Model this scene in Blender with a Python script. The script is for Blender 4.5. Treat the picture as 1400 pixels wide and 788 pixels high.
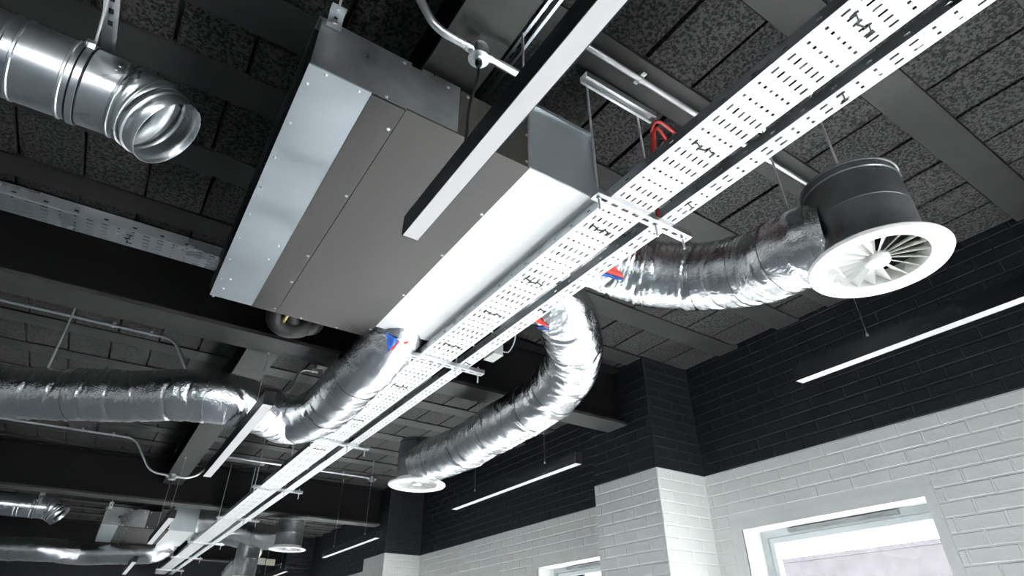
import bpy, math, random
from mathutils import Vector, Matrix, noise
for o in list(bpy.data.objects): bpy.data.objects.remove(o)
SC = bpy.context.scene
COL = SC.collection
random.seed(7)

# ------------------------------------------------------------------ camera
CAMZ = 1.6                                   # all heights below are written relative to the eye
F = 800.16                                   # focal length in pixels of the 1400 px frame
RIGHT = Vector((0.83346, -0.55258, -0.00314))
UP = Vector((-0.29202, -0.44527, 0.84644))
FWD = Vector((0.46912, 0.70455, 0.53248))
cd = bpy.data.cameras.new('camera')
cam = bpy.data.objects.new('camera', cd); COL.objects.link(cam)
cd.sensor_width = 36; cd.lens = 36 * F / 1400; cd.clip_start = 0.05; cd.clip_end = 200
m = Matrix((RIGHT, UP, -FWD)).transposed().to_4x4(); m.translation = (0, 0, CAMZ)
cam.matrix_world = m
SC.camera = cam

# ------------------------------------------------------------------ world, sun, exposure
SC.view_settings.view_transform = 'Standard'; SC.view_settings.look = 'None'
SC.view_settings.gamma = 1; SC.view_settings.use_curve_mapping = False
SC.view_settings.exposure = 0.25
w = bpy.data.worlds.new('sky'); SC.world = w; w.use_nodes = True
wn = w.node_tree.nodes; bg = wn['Background']
bg.inputs[0].default_value = (0.74, 0.87, 1.0, 1); bg.inputs[1].default_value = 5.0
sd = bpy.data.lights.new('sun', 'SUN'); sun = bpy.data.objects.new('sun', sd); COL.objects.link(sun)
sd.energy = 560; sd.angle = math.radians(3); sd.color = (1, 0.97, 0.93)
sun.rotation_euler = Vector((-0.64, 0.20, -0.74)).to_track_quat('-Z', 'Y').to_euler()

# ------------------------------------------------------------------ pixel helpers (a pixel gives a direction only)
def ray(u, v):
    a, b = (u - 700) / F, (v - 394) / F
    return FWD + RIGHT * a - UP * b
def PZ(u, v, z): d = ray(u, v); return d * (z / d.z)
def PX(u, v, x): d = ray(u, v); return d * (x / d.x)
def PY(u, v, y): d = ray(u, v); return d * (y / d.y)
def project(p):
    p = Vector(p); d = p.dot(FWD)
    if d < 0.05: return None
    return 700 + F * p.dot(RIGHT) / d, 394 - F * p.dot(UP) / d, d

# ------------------------------------------------------------------ materials
MATS = {}
def mat(name, base, rough=0.5, metal=0.0, nscale=0, namt=0.0, bump=0.0, bscale=60, rvar=0.0, spec=0.5, coat=0, detail=4, stretch=None):
    if name in MATS: return MATS[name]
    M = bpy.data.materials.new(name); M.use_nodes = True; MATS[name] = M
    nt = M.node_tree; b = nt.nodes['Principled BSDF']
    b.inputs['Base Color'].default_value = (*base, 1); b.inputs['Roughness'].default_value = rough
    b.inputs['Metallic'].default_value = metal; b.inputs['Specular IOR Level'].default_value = spec
    if coat: b.inputs['Coat Weight'].default_value = coat
    if nscale or bump:
        geo = nt.nodes.new('ShaderNodeNewGeometry'); src = geo.outputs['Position']
        if stretch:
            mp = nt.nodes.new('ShaderNodeMapping'); mp.inputs['Scale'].default_value = stretch
            nt.links.new(src, mp.inputs[0]); src = mp.outputs[0]
    if nscale:
        n = nt.nodes.new('ShaderNodeTexNoise'); n.inputs['Scale'].default_value = nscale; n.inputs['Detail'].default_value = detail
        nt.links.new(src, n.inputs['Vector'])
        r = nt.nodes.new('ShaderNodeValToRGB')
        r.color_ramp.elements[0].position = 0.3; r.color_ramp.elements[1].position = 0.7
        r.color_ramp.elements[0].color = (*[c * (1 - namt) for c in base], 1)
        r.color_ramp.elements[1].color = (*[min(1, c * (1 + namt)) for c in base], 1)
        nt.links.new(n.outputs[0], r.inputs[0]); nt.links.new(r.outputs[0], b.inputs['Base Color'])
        if rvar:
            mr = nt.nodes.new('ShaderNodeMapRange')
            mr.inputs['From Min'].default_value = .3; mr.inputs['From Max'].default_value = .7
            mr.inputs['To Min'].default_value = max(0.02, rough - rvar); mr.inputs['To Max'].default_value = rough + rvar
            nt.links.new(n.outputs[0], mr.inputs['Value']); nt.links.new(mr.outputs[0], b.inputs['Roughness'])
    if bump:
        n2 = nt.nodes.new('ShaderNodeTexNoise'); n2.inputs['Scale'].default_value = bscale; n2.inputs['Detail'].default_value = detail
        nt.links.new(src, n2.inputs['Vector'])
        bm = nt.nodes.new('ShaderNodeBump'); bm.inputs['Strength'].default_value = bump; bm.inputs['Distance'].default_value = 0.01
        nt.links.new(n2.outputs[0], bm.inputs['Height']); nt.links.new(bm.outputs[0], b.inputs['Normal'])
    return M
def emit(name, col, strength):
    M = bpy.data.materials.new(name); M.use_nodes = True; MATS[name] = M
    b = M.node_tree.nodes['Principled BSDF']; b.inputs['Base Color'].default_value = (.05, .05, .05, 1)
    b.inputs['Emission Color'].default_value = (*col, 1); b.inputs['Emission Strength'].default_value = strength
    return M
GALV = mat('galvanised_steel', (.66, .69, .71), .34, 1, 5, .10, .03, 40, .10)
GALVP = mat('galvanised_panel', (.66, .72, .76), .42, .92, 4, .07, .02, 18, .08)
GALVD = mat('weathered_galvanised', (.25, .26, .265), .36, .85, 5, .40, .04, 25, .12)  # darker galvanised tone with strong mottling
ZINC = mat('zinc_plated', (.78, .79, .80), .28, 1, 30, .05)
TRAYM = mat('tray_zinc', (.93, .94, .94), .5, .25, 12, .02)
FOIL = mat('aluminium_foil', (.90, .91, .93), .13, 1, 40, .04, rvar=.04)
def _foil():
    nt = FOIL.node_tree; b = nt.nodes['Principled BSDF']; geo = nt.nodes.new('ShaderNodeNewGeometry'); prev = None
    for (sc, st, typ, dist) in ((30, .42, 'RIDGED_MULTIFRACTAL', .005), (110, .42, 'FBM', .006)):
        n = nt.nodes.new('ShaderNodeTexNoise'); n.noise_type = typ; n.inputs['Scale'].default_value = sc; n.inputs['Detail'].default_value = 5
        n.inputs['Distortion'].default_value = .8
        nt.links.new(geo.outputs['Position'], n.inputs['Vector'])
        bm = nt.nodes.new('ShaderNodeBump'); bm.inputs['Strength'].default_value = st; bm.inputs['Distance'].default_value = dist
        nt.links.new(n.outputs[0], bm.inputs['Height'])
        if prev: nt.links.new(prev.outputs[0], bm.inputs['Normal'])
        prev = bm
    nt.links.new(prev.outputs[0], b.inputs['Normal'])
_foil()
TAPE = mat('foil_tape', (.88, .89, .90), .20, 1, 30, .04, .25, 60)
ROD = mat('bright_rod_zinc', (.88, .89, .90), .32, .7, 30, .04)
COND = mat('conduit_galvanised', (.74, .75, .76), .30, .95, 25, .06)
UNITB = mat('unit_grey_brown', (.0235, .022, .0198), .6, .12, 260, .16, .08, 300)
WHITEP = mat('white_powder_coat', (.86, .86, .83), .35)
WHITEW = mat('white_wall_paint', (.70, .705, .69), .55, 0, 7, .03, .10, 45)
BLACKW = mat('black_wall_paint', (.0075, .0079, .0102), .55, 0, 12, .15, .12, 60, spec=.2)
BLACKB = mat('black_steel_paint', (.005, .0049, .0054), .50, 0, 8, .12, .03, 60, spec=.12)
RIBM = mat('black_concrete_joist', (.020, .0195, .0195), .5, 0, 9, .12, .06, 120, spec=.22)
BLACKF = mat('black_fixture', (.007, .007, .008), .4, spec=.2)
RUBBER = mat('black_pipe_lagging', (.0045, .0045, .005), .55, 0, 20, .1, .2, 50, spec=.25)
DARK = mat('dark_gap', (.006, .006, .006), .9)
RED = mat('red_cable', (.26, .013, .012), .4)
WHITEC = mat('white_cable', (.75, .75, .75), .4)
LBLUE = mat('label_blue', (.02, .09, .38), .4)
LRED = mat('label_red', (.62, .05, .04), .4)
LWHITE = mat('label_white', (.8, .8, .8), .4)
FLOORM = mat('floor_vinyl', (.56, .575, .59), .30, 0, 3, .06)
PLASTER = mat('plain_plaster', (.60, .60, .60), .7, 0, 4, .04)
SIGN = mat('board_white', (.62, .62, .58), .5)
FRAMEM = mat('window_frame_grey', (.42, .46, .47), .35)
OUTB = mat('outside_building', (.045, .040, .045), .8, 0, 3, .2)
PAVE = mat('outside_paving', (.06, .06, .06), .8)
LAMP = emit('lamp_diffuser', (.95, .97, 1.0), .46)
# rough pitted aggregate block, painted black
BLOCK = bpy.data.materials.new('black_aggregate_block'); BLOCK.use_nodes = True
def _block():
    nt = BLOCK.node_tree; b = nt.nodes['Principled BSDF']
    geo = nt.nodes.new('ShaderNodeNewGeometry')
    n = nt.nodes.new('ShaderNodeTexNoise'); n.inputs['Scale'].default_value = 75; n.inputs['Detail'].default_value = 6; n.inputs['Roughness'].default_value = .7
    nt.links.new(geo.outputs['Position'], n.inputs['Vector'])
    r = nt.nodes.new('ShaderNodeValToRGB')
    r.color_ramp.elements[0].position = .44; r.color_ramp.elements[0].color = (.003, .003, .003, 1)
    r.color_ramp.elements[1].position = .56; r.color_ramp.elements[1].color = (.040, .0393, .0393, 1)
    nt.links.new(n.outputs[0], r.inputs[0]); nt.links.new(r.outputs[0], b.inputs['Base Color'])
    bm = nt.nodes.new('ShaderNodeBump'); bm.inputs['Strength'].default_value = .8; bm.inputs['Distance'].default_value = .006
    nt.links.new(n.outputs[0], bm.inputs['Height']); nt.links.new(bm.outputs[0], b.inputs['Normal'])
    b.inputs['Roughness'].default_value = .75; b.inputs['Specular IOR Level'].default_value = .15
_block()
# wall paint: white below the painted line, black above it
PAINT_Z = 1.118
WALLM = bpy.data.materials.new('two_tone_wall_paint'); WALLM.use_nodes = True
def _wall():
    nt = WALLM.node_tree; b = nt.nodes['Principled BSDF']
    geo = nt.nodes.new('ShaderNodeNewGeometry'); sx = nt.nodes.new('ShaderNodeSeparateXYZ'); nt.links.new(geo.outputs['Position'], sx.inputs[0])
    c = nt.nodes.new('ShaderNodeMath'); c.operation = 'GREATER_THAN'; c.inputs[1].default_value = PAINT_Z + CAMZ; nt.links.new(sx.outputs['Z'], c.inputs[0])
    mx = nt.nodes.new('ShaderNodeMix'); mx.data_type = 'RGBA'; nt.links.new(c.outputs[0], mx.inputs['Factor'])
    mx.inputs['A'].default_value = (.74, .745, .725, 1); mx.inputs['B'].default_value = (.013, .0135, .017, 1)
    nt.links.new(mx.outputs['Result'], b.inputs['Base Color']); b.inputs['Roughness'].default_value = .6; b.inputs['Specular IOR Level'].default_value = .2
_wall()
GLASS = bpy.data.materials.new('window_glass'); GLASS.use_nodes = True
def _glass():
    nt = GLASS.node_tree; out = nt.nodes['Material Output']; nt.nodes.remove(nt.nodes['Principled BSDF'])
    t = nt.nodes.new('ShaderNodeBsdfTransparent'); t.inputs[0].default_value = (.93, .95, .96, 1)
    g = nt.nodes.new('ShaderNodeBsdfGlossy'); g.inputs['Roughness'].default_value = .02
    fr = nt.nodes.new('ShaderNodeFresnel'); fr.inputs[0].default_value = 1.3
    mx = nt.nodes.new('ShaderNodeMixShader'); nt.links.new(fr.outputs[0], mx.inputs[0]); nt.links.new(t.outputs[0], mx.inputs[1]); nt.links.new(g.outputs[0], mx.inputs[2])
    nt.links.new(mx.outputs[0], out.inputs[0])
_glass()

# ------------------------------------------------------------------ mesh builder
OFF = Vector((0, 0, CAMZ))
class MB:
    def __init__(s): s.v = []; s.f = []
    def add(s, vs, fs):
        k = len(s.v); s.v += [Vector(x) for x in vs]; s.f += [tuple(i + k for i in f) for f in fs]; return s
    def box(s, a, b):
        x0, y0, z0 = [min(a[i], b[i]) for i in range(3)]; x1, y1, z1 = [max(a[i], b[i]) for i in range(3)]
        return s.add([(x0,y0,z0),(x1,y0,z0),(x1,y1,z0),(x0,y1,z0),(x0,y0,z1),(x1,y0,z1),(x1,y1,z1),(x0,y1,z1)],
                     [(3,2,1,0),(4,5,6,7),(0,1,5,4),(1,2,6,5),(2,3,7,6),(3,0,4,7)])
    def obox(s, c, U, V, W, u, v, w):            # oriented box, half sizes u v w
        c = Vector(c); P = []
        for k in (-1, 1):
            for (a, b) in ((-1,-1),(1,-1),(1,1),(-1,1)): P.append(c + U*a*u + V*b*v + W*k*w)
        return s.add(P, [(3,2,1,0),(4,5,6,7),(0,1,5,4),(1,2,6,5),(2,3,7,6),(3,0,4,7)])
    def tube(s, pts, r, n=12, caps=True, rfun=None):
        pts = [Vector(p) for p in pts]; T = []
        for i in range(len(pts)):
            t = pts[min(i+1, len(pts)-1)] - pts[max(i-1, 0)]; T.append(t.normalized())
        a = Vector((0, 0, 1)) if abs(T[0].z) < .9 else Vector((1, 0, 0))
        N = (a - T[0]*a.dot(T[0])).normalized(); rings = []
        for i, p in enumerate(pts):
            N = (N - T[i]*N.dot(T[i])).normalized(); B = T[i].cross(N); rr = r if rfun is None else rfun(i)
            rings.append([p + (N*math.cos(2*math.pi*k/n) + B*math.sin(2*math.pi*k/n))*rr for k in range(n)])
        k0 = len(s.v); s.v += [q for R in rings for q in R]
        for i in range(len(pts)-1):
            for k in range(n):
                a0, a1 = k0+i*n+k, k0+i*n+(k+1) % n; s.f.append((a0, a1, a1+n, a0+n))
        if caps: s.f.append(tuple(k0+k for k in reversed(range(n)))); s.f.append(tuple(k0+(len(pts)-1)*n+k for k in range(n)))
        return s
    def lathe(s, c, prof, n=48, axis=Vector((0,0,1)), closed=False):
        c = Vector(c); axis = axis.normalized(); a = Vector((1,0,0)) if abs(axis.x) < .9 else Vector((0,1,0))
        N = (a-axis*a.dot(axis)).normalized(); B = axis.cross(N); k0 = len(s.v)
        for (r, h) in prof:
            for k in range(n):
                t = 2*math.pi*k/n; s.v.append(c + axis*h + (N*math.cos(t)+B*math.sin(t))*r)
        m_ = len(prof)
        for i in range(m_ if closed else m_-1):
            j = (i+1) % m_
            for k in range(n):
                s.f.append((k0+i*n+k, k0+i*n+(k+1) % n, k0+j*n+(k+1) % n, k0+j*n+k))
        return s
    def perf(s, O, U, V, L, W, rows):
        """sheet of length L along U and width W along V with rectangular holes; rows = [(u0,u1,[(v0,v1)..])]"""
        O = Vector(O); q = lambda u0, u1, v0, v1: s.add([O+U*u0+V*v0, O+U*u1+V*v0, O+U*u1+V*v1, O+U*u0+V*v1], [(0,1,2,3)])
        u = 0
        for (a, b, hs) in rows:
            if a < u or b > L: continue
            if a > u: q(u, a, 0, W)
            v = 0
            for (c, d) in hs: q(a, b, v, c); v = d
            q(a, b, v, W); u = b
        q(u, L, 0, W); return s
    def build(s, name, material, parent=None, smooth=False, loc=None, solid=0, angle=35):
        if parent is not None: org = Vector(parent.get('org', (0,0,0)))
        elif loc is not None: org = Vector(loc)
        else:
            lo = [min(p[i] for p in s.v) for i in range(3)]; hi = [max(p[i] for p in s.v) for i in range(3)]
            org = Vector(((lo[0]+hi[0])/2, (lo[1]+hi[1])/2, lo[2]))
        me = bpy.data.meshes.new(name); me.from_pydata([tuple(p-org) for p in s.v], [], s.f); me.validate()
        me.materials.append(material)
        if smooth:
            me.shade_smooth()
            try: me.set_sharp_from_angle(angle=math.radians(angle))
            except Exception: pass
        o = bpy.data.objects.new(name, me); COL.objects.link(o)
        if parent is not None: o.parent = parent; o['org'] = tuple(org)
        else: o.location = org + OFF; o['org'] = tuple(org)
        if solid:
            md = o.modifiers.new('thickness', 'SOLIDIFY'); md.thickness = solid; md.offset = 0
        return o
def tag(o, label=None, cat=None, group=None, kind=None):
    if label: o['label'] = label
    if cat: o['category'] = cat
    if group: o['group'] = group
    if kind: o['kind'] = kind
    return o
def thing(name, loc, label, cat, group=None):
    o = bpy.data.objects.new(name, None); COL.objects.link(o); o.empty_display_size = .1
    o.location = Vector(loc) + OFF; o['org'] = tuple(Vector(loc)); return tag(o, label, cat, group)
def copy_tree(o, parent=None):
    c = o.copy(); COL.objects.link(c); c.parent = parent
    for ch in list(o.children): copy_tree(ch, c)
    return c
def spline(pts, step=.012):
    pts = [Vector(p) for p in pts]; P = [pts[0]*2-pts[1]] + pts + [pts[-1]*2-pts[-2]]; out = []
    for i in range(1, len(P)-2):
        a, b, c, d = P[i-1], P[i], P[i+1], P[i+2]; n = max(2, int((c-b).length/step))
        for k in range(n):
            t = k/n; out.append(.5*((2*b)+(c-a)*t+(2*a-5*b+4*c-d)*t*t+(3*b-a-3*c+d)*t**3))
    out.append(pts[-1]); return out
X_, Y_, Z_ = Vector((1,0,0)), Vector((0,1,0)), Vector((0,0,1))

# ------------------------------------------------------------------ room shell
H = 1.96; XW = 3.62; XL = -6.0; YB = -5.0; YF = 14.6; FL = -CAMZ
tag(MB().box((XL-.3, YB-.3, FL-.2), (XW+.36, YF+.3, FL)).build('floor', FLOORM), kind='structure')
tag(MB().box((XL-.3, YB, FL), (XL, YF, H+.3)).build('wall_left', WALLM), kind='structure')
tag(MB().box((XL, YF, FL), (XW, YF+.3, H+.3)).build('wall_far', WALLM), kind='structure')
# back wall with two wide shopfront openings (behind the eye)
bw = MB(); bo = [(-4.4, -.9), (.6, 3.3)]
bw.box((XL, YB-.3, FL), (XW+.3, YB, FL+.35)); bw.box((XL, YB-.3, FL+2.35), (XW+.3, YB, H+.3))
xs = [XL] + [q for o_ in bo for q in o_] + [XW+.3]
for i in range(0, len(xs), 2): bw.box((xs[i], YB-.3, FL+.35), (xs[i+1], YB, FL+2.35))
tag(bw.build('wall_back', WALLM), kind='structure')
# right wall with window openings
OPEN = [(-3.30, -2.13), (-.44, .735), (1.478, 2.652), (3.84, 5.012), (5.75, 6.92), (8.9, 10.07), (10.9, 12.07)]
WTOP, WSILL = .715, -1.15
def wall_boxes(mb, x0, x1, y0, y1):
    ops = [o_ for o_ in OPEN if o_[0] > y0-.01 and o_[1] < y1+.01]
    mb.box((x0, y0, FL), (x1, y1, WSILL)); mb.box((x0, y0, WTOP), (x1, y1, H+.3))
    ys = [y0] + [q for o_ in ops for q in o_] + [y1]
    for i in range(0, len(ys), 2): mb.box((x0, ys[i], WSILL), (x1, ys[i+1], WTOP))
wr = MB(); wall_boxes(wr, XW+.0022, XW+.30, YB, YF)
wall_right = tag(wr.build('wall_right', WALLM, loc=(XW, 0, FL)), kind='structure')
PIL = [(2.885, 3.555), (7.65, 8.36), (12.45, 13.13)]; XP = 3.13

def vis_area(p, size):
    q = project(p)
    if q is None or not (-60 < q[0] < 1460 and -60 < q[1] < 848): return 0
    return size / q[2]**2
_bm = {}
def brick_data(w, h, d, axis, material, key):
    """flat brick of width w (along the wall), height h, depth d into the wall, softened front edges"""
    k = (round(w, 3), round(h, 3), axis, material.name, key)
    if k in _bm: return _bm[k]
    rnd = random.Random(str(k)); b = .0020; j = lambda: rnd.uniform(-.0018, .0018)
    fr = [(-w/2+b+j(), b*0+0, -h/2+b+j()), (w/2-b+j(), 0, -h/2+b+j()), (w/2-b+j(), 0, h/2-b+j()), (-w/2+b+j(), 0, h/2-b+j())]
    bk = [(-w/2, b, -h/2), (w/2, b, -h/2), (w/2, b, h/2), (-w/2, b, h/2)]
    b2 = [(x, d, z) for (x, y, z) in bk]; vs = fr + bk + b2
    fs = [(0,1,2,3)] + [(i, 4+i, 4+(i+1) % 4, (i+1) % 4) for i in range(4)] + [(4+i, 8+i, 8+(i+1) % 4, 4+(i+1) % 4) for i in range(4)]
    # axis 'x': face looks to -X, wall runs along Y ; 'y': face looks to -Y, wall runs along X
    if axis == 'x': vs = [(y, -x, z) for (x, y, z) in vs]
    if axis == 'Y': vs = [(-x, -y, z) for (x, y, z) in vs]
    me = bpy.data.meshes.new('brick'); me.from_pydata(vs, [], [tuple(reversed(f)) if True else f for f in fs]); me.validate(); me.materials.append(material)
    _bm[k] = (me, vs, fs); return _bm[k]
def lay_bricks(parent, cells, axis, keep=300):
    cells = sorted(cells, key=lambda c: -c[0]); big, rest = cells[:keep], cells[keep:]
    org = Vector(parent['org'])
    for (a, p, w, h) in big:
        if a <= 0: rest.append((a, p, w, h)); continue
        me, _, _ = brick_data(w, h, .012, axis, WHITEW if p.z < PAINT_Z else BLACKW, random.randint(0, 5))
        o = bpy.data.objects.new('brick', me); COL.objects.link(o); o.parent = parent; o.location = p-org
    for mt, sel in ((WHITEW, lambda z: z < PAINT_Z), (BLACKW, lambda z: z >= PAINT_Z)):
        mb = MB()
        for (a, p, w, h) in rest:
            if sel(p.z):
                _, vs, fs = brick_data(w, h, .012, axis, mt, random.randint(0, 5)); mb.add([Vector(v)+p for v in vs], [tuple(reversed(f)) for f in fs])
        if mb.v:
            tag(mb.build('brick_courses', mt, parent), kind='stuff')
def courses(zmin): 
    out = []; k = 0
    while PAINT_Z + k*.075 < H+.02: out.append((PAINT_Z + k*.075 + .0375, k)); k += 1
    k = -1
    while PAINT_Z + k*.075 > zmin: out.append((PAINT_Z + k*.075 + .0375, k)); k -= 1
    return out
cells = []
def row_bricks(y0, y1, zmin, fixed, axis, cells, flip=False):
    for (z, k) in courses(zmin):
        start = .1125*(k % 2) + (.03 if axis == 'x' else 0)
        n0 = math.floor((y0-start)/.225)-1
        for n in range(n0, n0+int((y1-y0)/.225)+4):
            a, b = max(y0, start+n*.225+.005), min(y1, start+(n+1)*.225-.005)
            if b-a < .03: continue
            segs = [(a, b)]
            if axis == 'x':
                for (oa, ob) in OPEN:
                    if z-.04 < WTOP+.075 and z+.04 > WSILL:
                        new = []
                        for (p, q) in segs:
                            if q < oa-.06 or p > ob+.09: new.append((p, q)); continue
                            if p < oa-.06: new.append((p, oa-.06))
                            if q > ob+.09: new.append((ob+.09, q))
                        segs = new
            for (p, q) in segs:
                if q-p < .03: continue
                pt = Vector((fixed, (p+q)/2, z)) if axis == 'x' else Vector(((p+q)/2, fixed, z))
                cells.append((vis_area(pt, (q-p)*.065), pt, q-p, .066))
row_bricks(-.9, PIL[0][0], .05, XW, 'x', cells)
row_bricks(PIL[0][1], PIL[1][0], .35, XW, 'x', cells)
row_bricks(PIL[1][1], PIL[2][0], .75, XW, 'x', cells)
lay_bricks(wall_right, cells, 'x')
# smooth render band round each window opening
for (a, b) in OPEN[1:5]:
    rb = MB()
    for (y0, y1, z0, z1) in ((a-.055, b+.085, WTOP, WTOP+.072), (a-.055, a, WSILL, WTOP), (b, b+.085, WSILL, WTOP)):
        rb.box((XW+.001, y0, z0), (XW+.012, y1, z1))
    rb.build('render_band', WHITEW, wall_right)
# pilasters
for i, (a, b) in enumerate(PIL):
    pw = tag(MB().box((XP+.0022, a+.0022, FL), (XW+.006, b-.0022, H+.02)).build('wall_pilaster', WALLM), kind='structure')
    cs = []; row_bricks(a+.004, b-.004, .2 if i == 0 else .6, XP, 'xp', cs)
    cs = [(vis_area(Vector((XP, p.x, p.z)), w_*.065), Vector((XP, p.x, p.z)), w_, h_) for (_, p, w_, h_) in cs]
    lay_bricks(pw, cs, 'x')
    cs = []; row_bricks(XP+.004, XW-.004, .2 if i == 0 else .6, a, 'y', cs); lay_bricks(pw, cs, 'y')

# windows
def window(n, a, b, full=True):
    fx = XW+.195; wo = thing('window_%d' % n, (fx, (a+b)/2, WSILL), None, None); wo['kind'] = 'structure'
    f = MB(); t = .042
    for (y0, y1, z0, z1) in ((a, b, WTOP-t, WTOP), (a, b, WSILL, WSILL+t), (a, a+t, WSILL+t, WTOP-t), (b-t, b, WSILL+t, WTOP-t)):
        f.box((fx, y0, z0), (fx+.07, y1, z1))
    f.build('window_frame', FRAMEM, wo)
    s_ = MB(); t2 = .034; a2, b2, z2, z3 = a+t+.004, b-t-.004, WSILL+t+.004, WTOP-t-.004
    for (y0, y1, z0, z1) in ((a2, b2, z3-t2, z3), (a2, b2, z2, z2+t2), (a2, a2+t2, z2+t2, z3-t2), (b2-t2, b2, z2+t2, z3-t2)):
        s_.box((fx+.015, y0, z0), (fx+.06, y1, z1))
    s_.build('window_sash', mat('window_sash_pale', (.60, .64, .66), .35), wo)
    MB().box((fx+.034, a2+t2, z2+t2), (fx+.040, b2-t2, z3-t2)).build('window_pane', GLASS, wo)
    v = MB().box((fx-.020, a+.235, WTOP-.030), (fx, b-.225, WTOP-.006)); v.box((fx-.026, a+.235, WTOP-.022), (fx-.020, b-.225, WTOP-.012))
    v.build('trickle_vent', GALVD, wo)
    MB().box((XW-.02, a-.02, WSILL-.03), (fx, b+.02, WSILL)).build('window_sill', WHITEP, wo)
for n, (a, b) in enumerate(OPEN): window(n+1, a, b)
for n, (a, b) in enumerate(bo):
    wo = thing('window_%d' % (n+8), ((a+b)/2, YB-.15, FL+.35), None, None); wo['kind'] = 'structure'
    f = MB(); k = 3; dx = (b-a)/k
    for i in range(k+1): f.box((a+i*dx-.03, YB-.19, FL+.35), (a+i*dx+.03, YB-.12, FL+2.35))
    f.box((a, YB-.19, FL+.35), (b, YB-.12, FL+.41)); f.box((a, YB-.19, FL+2.29), (b, YB-.12, FL+2.35)); f.build('window_frame', FRAMEM, wo)
    for i in range(k): MB().box((a+i*dx+.03, YB-.158, FL+.41), (a+(i+1)*dx-.03, YB-.152, FL+2.29)).build('window_pane', GLASS, wo)
# sky portals in the openings guide the daylight sampling
def portal(c, nrm, sx_, sy_):
    ld = bpy.data.lights.new('daylight_portal', 'AREA'); ld.shape = 'RECTANGLE'; ld.size = sx_; ld.size_y = sy_; ld.cycles.is_portal = True
    o = bpy.data.objects.new('daylight_portal', ld); COL.objects.link(o); o.location = Vector(c)+OFF
    o.rotation_euler = Vector(nrm).to_track_quat('-Z', 'Y').to_euler()
for (a, b) in OPEN: portal((XW+.31, (a+b)/2, (WTOP+WSILL)/2), (-1, 0, 0), b-a, WTOP-WSILL)
for (a, b) in bo: portal(((a+b)/2, YB-.31, FL+1.35), (0, 1, 0), b-a, 2.0)

# outside: paving and the building across the yard
tag(MB().box((XW+.36, -40, FL-.3), (60, 60, FL-.15)).build('ground_outside', PAVE), kind='structure')
tag(MB().box((XL-.3, -60, FL-.3), (XW+.36, YB-.3, FL-.15)).build('ground_front', PAVE), kind='structure')
nb = thing('neighbouring_building', (17, 6, FL-.15), 'dark brick building across the yard seen through the window', 'building')
MB().box((14, -6, FL-.15), (22, 22, 1.86)).build('building_wall', OUTB, nb)
MB().box((13.96, -6.04, 1.86), (22.04, 22.04, 1.95)).build('parapet', OUTB, nb)
for y in (-3, 1, 5, 9, 13, 17): MB().box((13.97, y, -.4), (14.0, y+1.2, .9)).build('window', FRAMEM, nb)

# ------------------------------------------------------------------ ceiling: joists with aggregate blocks between
ceil = tag(MB().box((XL, YB, H+.035), (XW+.3, YF, H+.3)).build('ceiling', DARK, loc=(0, 0, H)), kind='structure')
ribs = [(-1.19, -1.03), (-.66, -.50), (-.14, .02), (.40, .555), (.923, 1.078), (1.457, 1.64), (1.855, 2.025), (2.37, 2.545), (2.90, 3.06)]
y = 3.60
while y < YF: ribs.append((y, y+.165)); y += .525
y = -1.715
while y > YB: ribs.insert(0, (y, y+.16)); y -= .525
for (a, b) in ribs: MB().box((XL, a, H), (XW+.006, b, H+.04)).build('concrete_joist', RIBM, ceil)
bcells = []
for i in range(len(ribs)-1):
    y0, y1 = ribs[i][1], ribs[i+1][0]
    if y1-y0 < .05: continue
    x = 2.30 + .02*math.sin(i*2.3) - .261*34
    while x < XW:
        x0, x1 = max(XL, x)+.004, min(XW, x+.261)-.003; x += .261
        if x1-x0 < .03: continue
        p = Vector(((x0+x1)/2, (y0+y1)/2, H+.010)); bcells.append((vis_area(p, (x1-x0)*(y1-y0)*.6), p, x1-x0, y1-y0))
bcells.sort(key=lambda c: -c[0])
def block_verts(w_, d_, key):
    rnd = random.Random(str((round(w_, 2), round(d_, 2), key))); j = lambda: rnd.uniform(-.004, .004)
    fr = [(-w_/2+.005+j(), -d_/2+.004+j()*.6, 0), (w_/2-.005+j(), -d_/2+.004+j()*.6, 0), (w_/2-.005+j(), d_/2-.004+j()*.6, 0), (-w_/2+.005+j(), d_/2-.004+j()*.6, 0)]
    mid = [(x*1.005, y_*1.005, .012) for (x, y_, _) in fr]; bk = [(x, y_, .03) for (x, y_, _) in mid]
    fs = [(3,2,1,0)] + [(i, (i+1) % 4, 4+(i+1) % 4, 4+i) for i in range(4)] + [(4+i, 4+(i+1) % 4, 8+(i+1) % 4, 8+i) for i in range(4)]
    return fr+mid+bk, fs
bd = {}; restb = MB()
for n, (a, p, w_, d_) in enumerate(bcells):
    k = (round(w_, 3), round(d_, 3), random.randint(0, 4)); p = p + Vector((0, 0, random.uniform(-.003, .004)))
    vs, fs = block_verts(*k)
    if n < 300 and a > 0:
        if k not in bd:
            me = bpy.data.meshes.new('ceiling_block'); me.from_pydata(vs, [], fs); me.materials.append(BLOCK); bd[k] = me
        o = bpy.data.objects.new('ceiling_block', bd[k]); COL.objects.link(o); o.parent = ceil; o.location = p-Vector((0, 0, H))
    else: restb.add([Vector(v)+p for v in vs], fs)
tag(restb.build('ceiling_blocks', BLOCK, ceil), kind='stuff')

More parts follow.
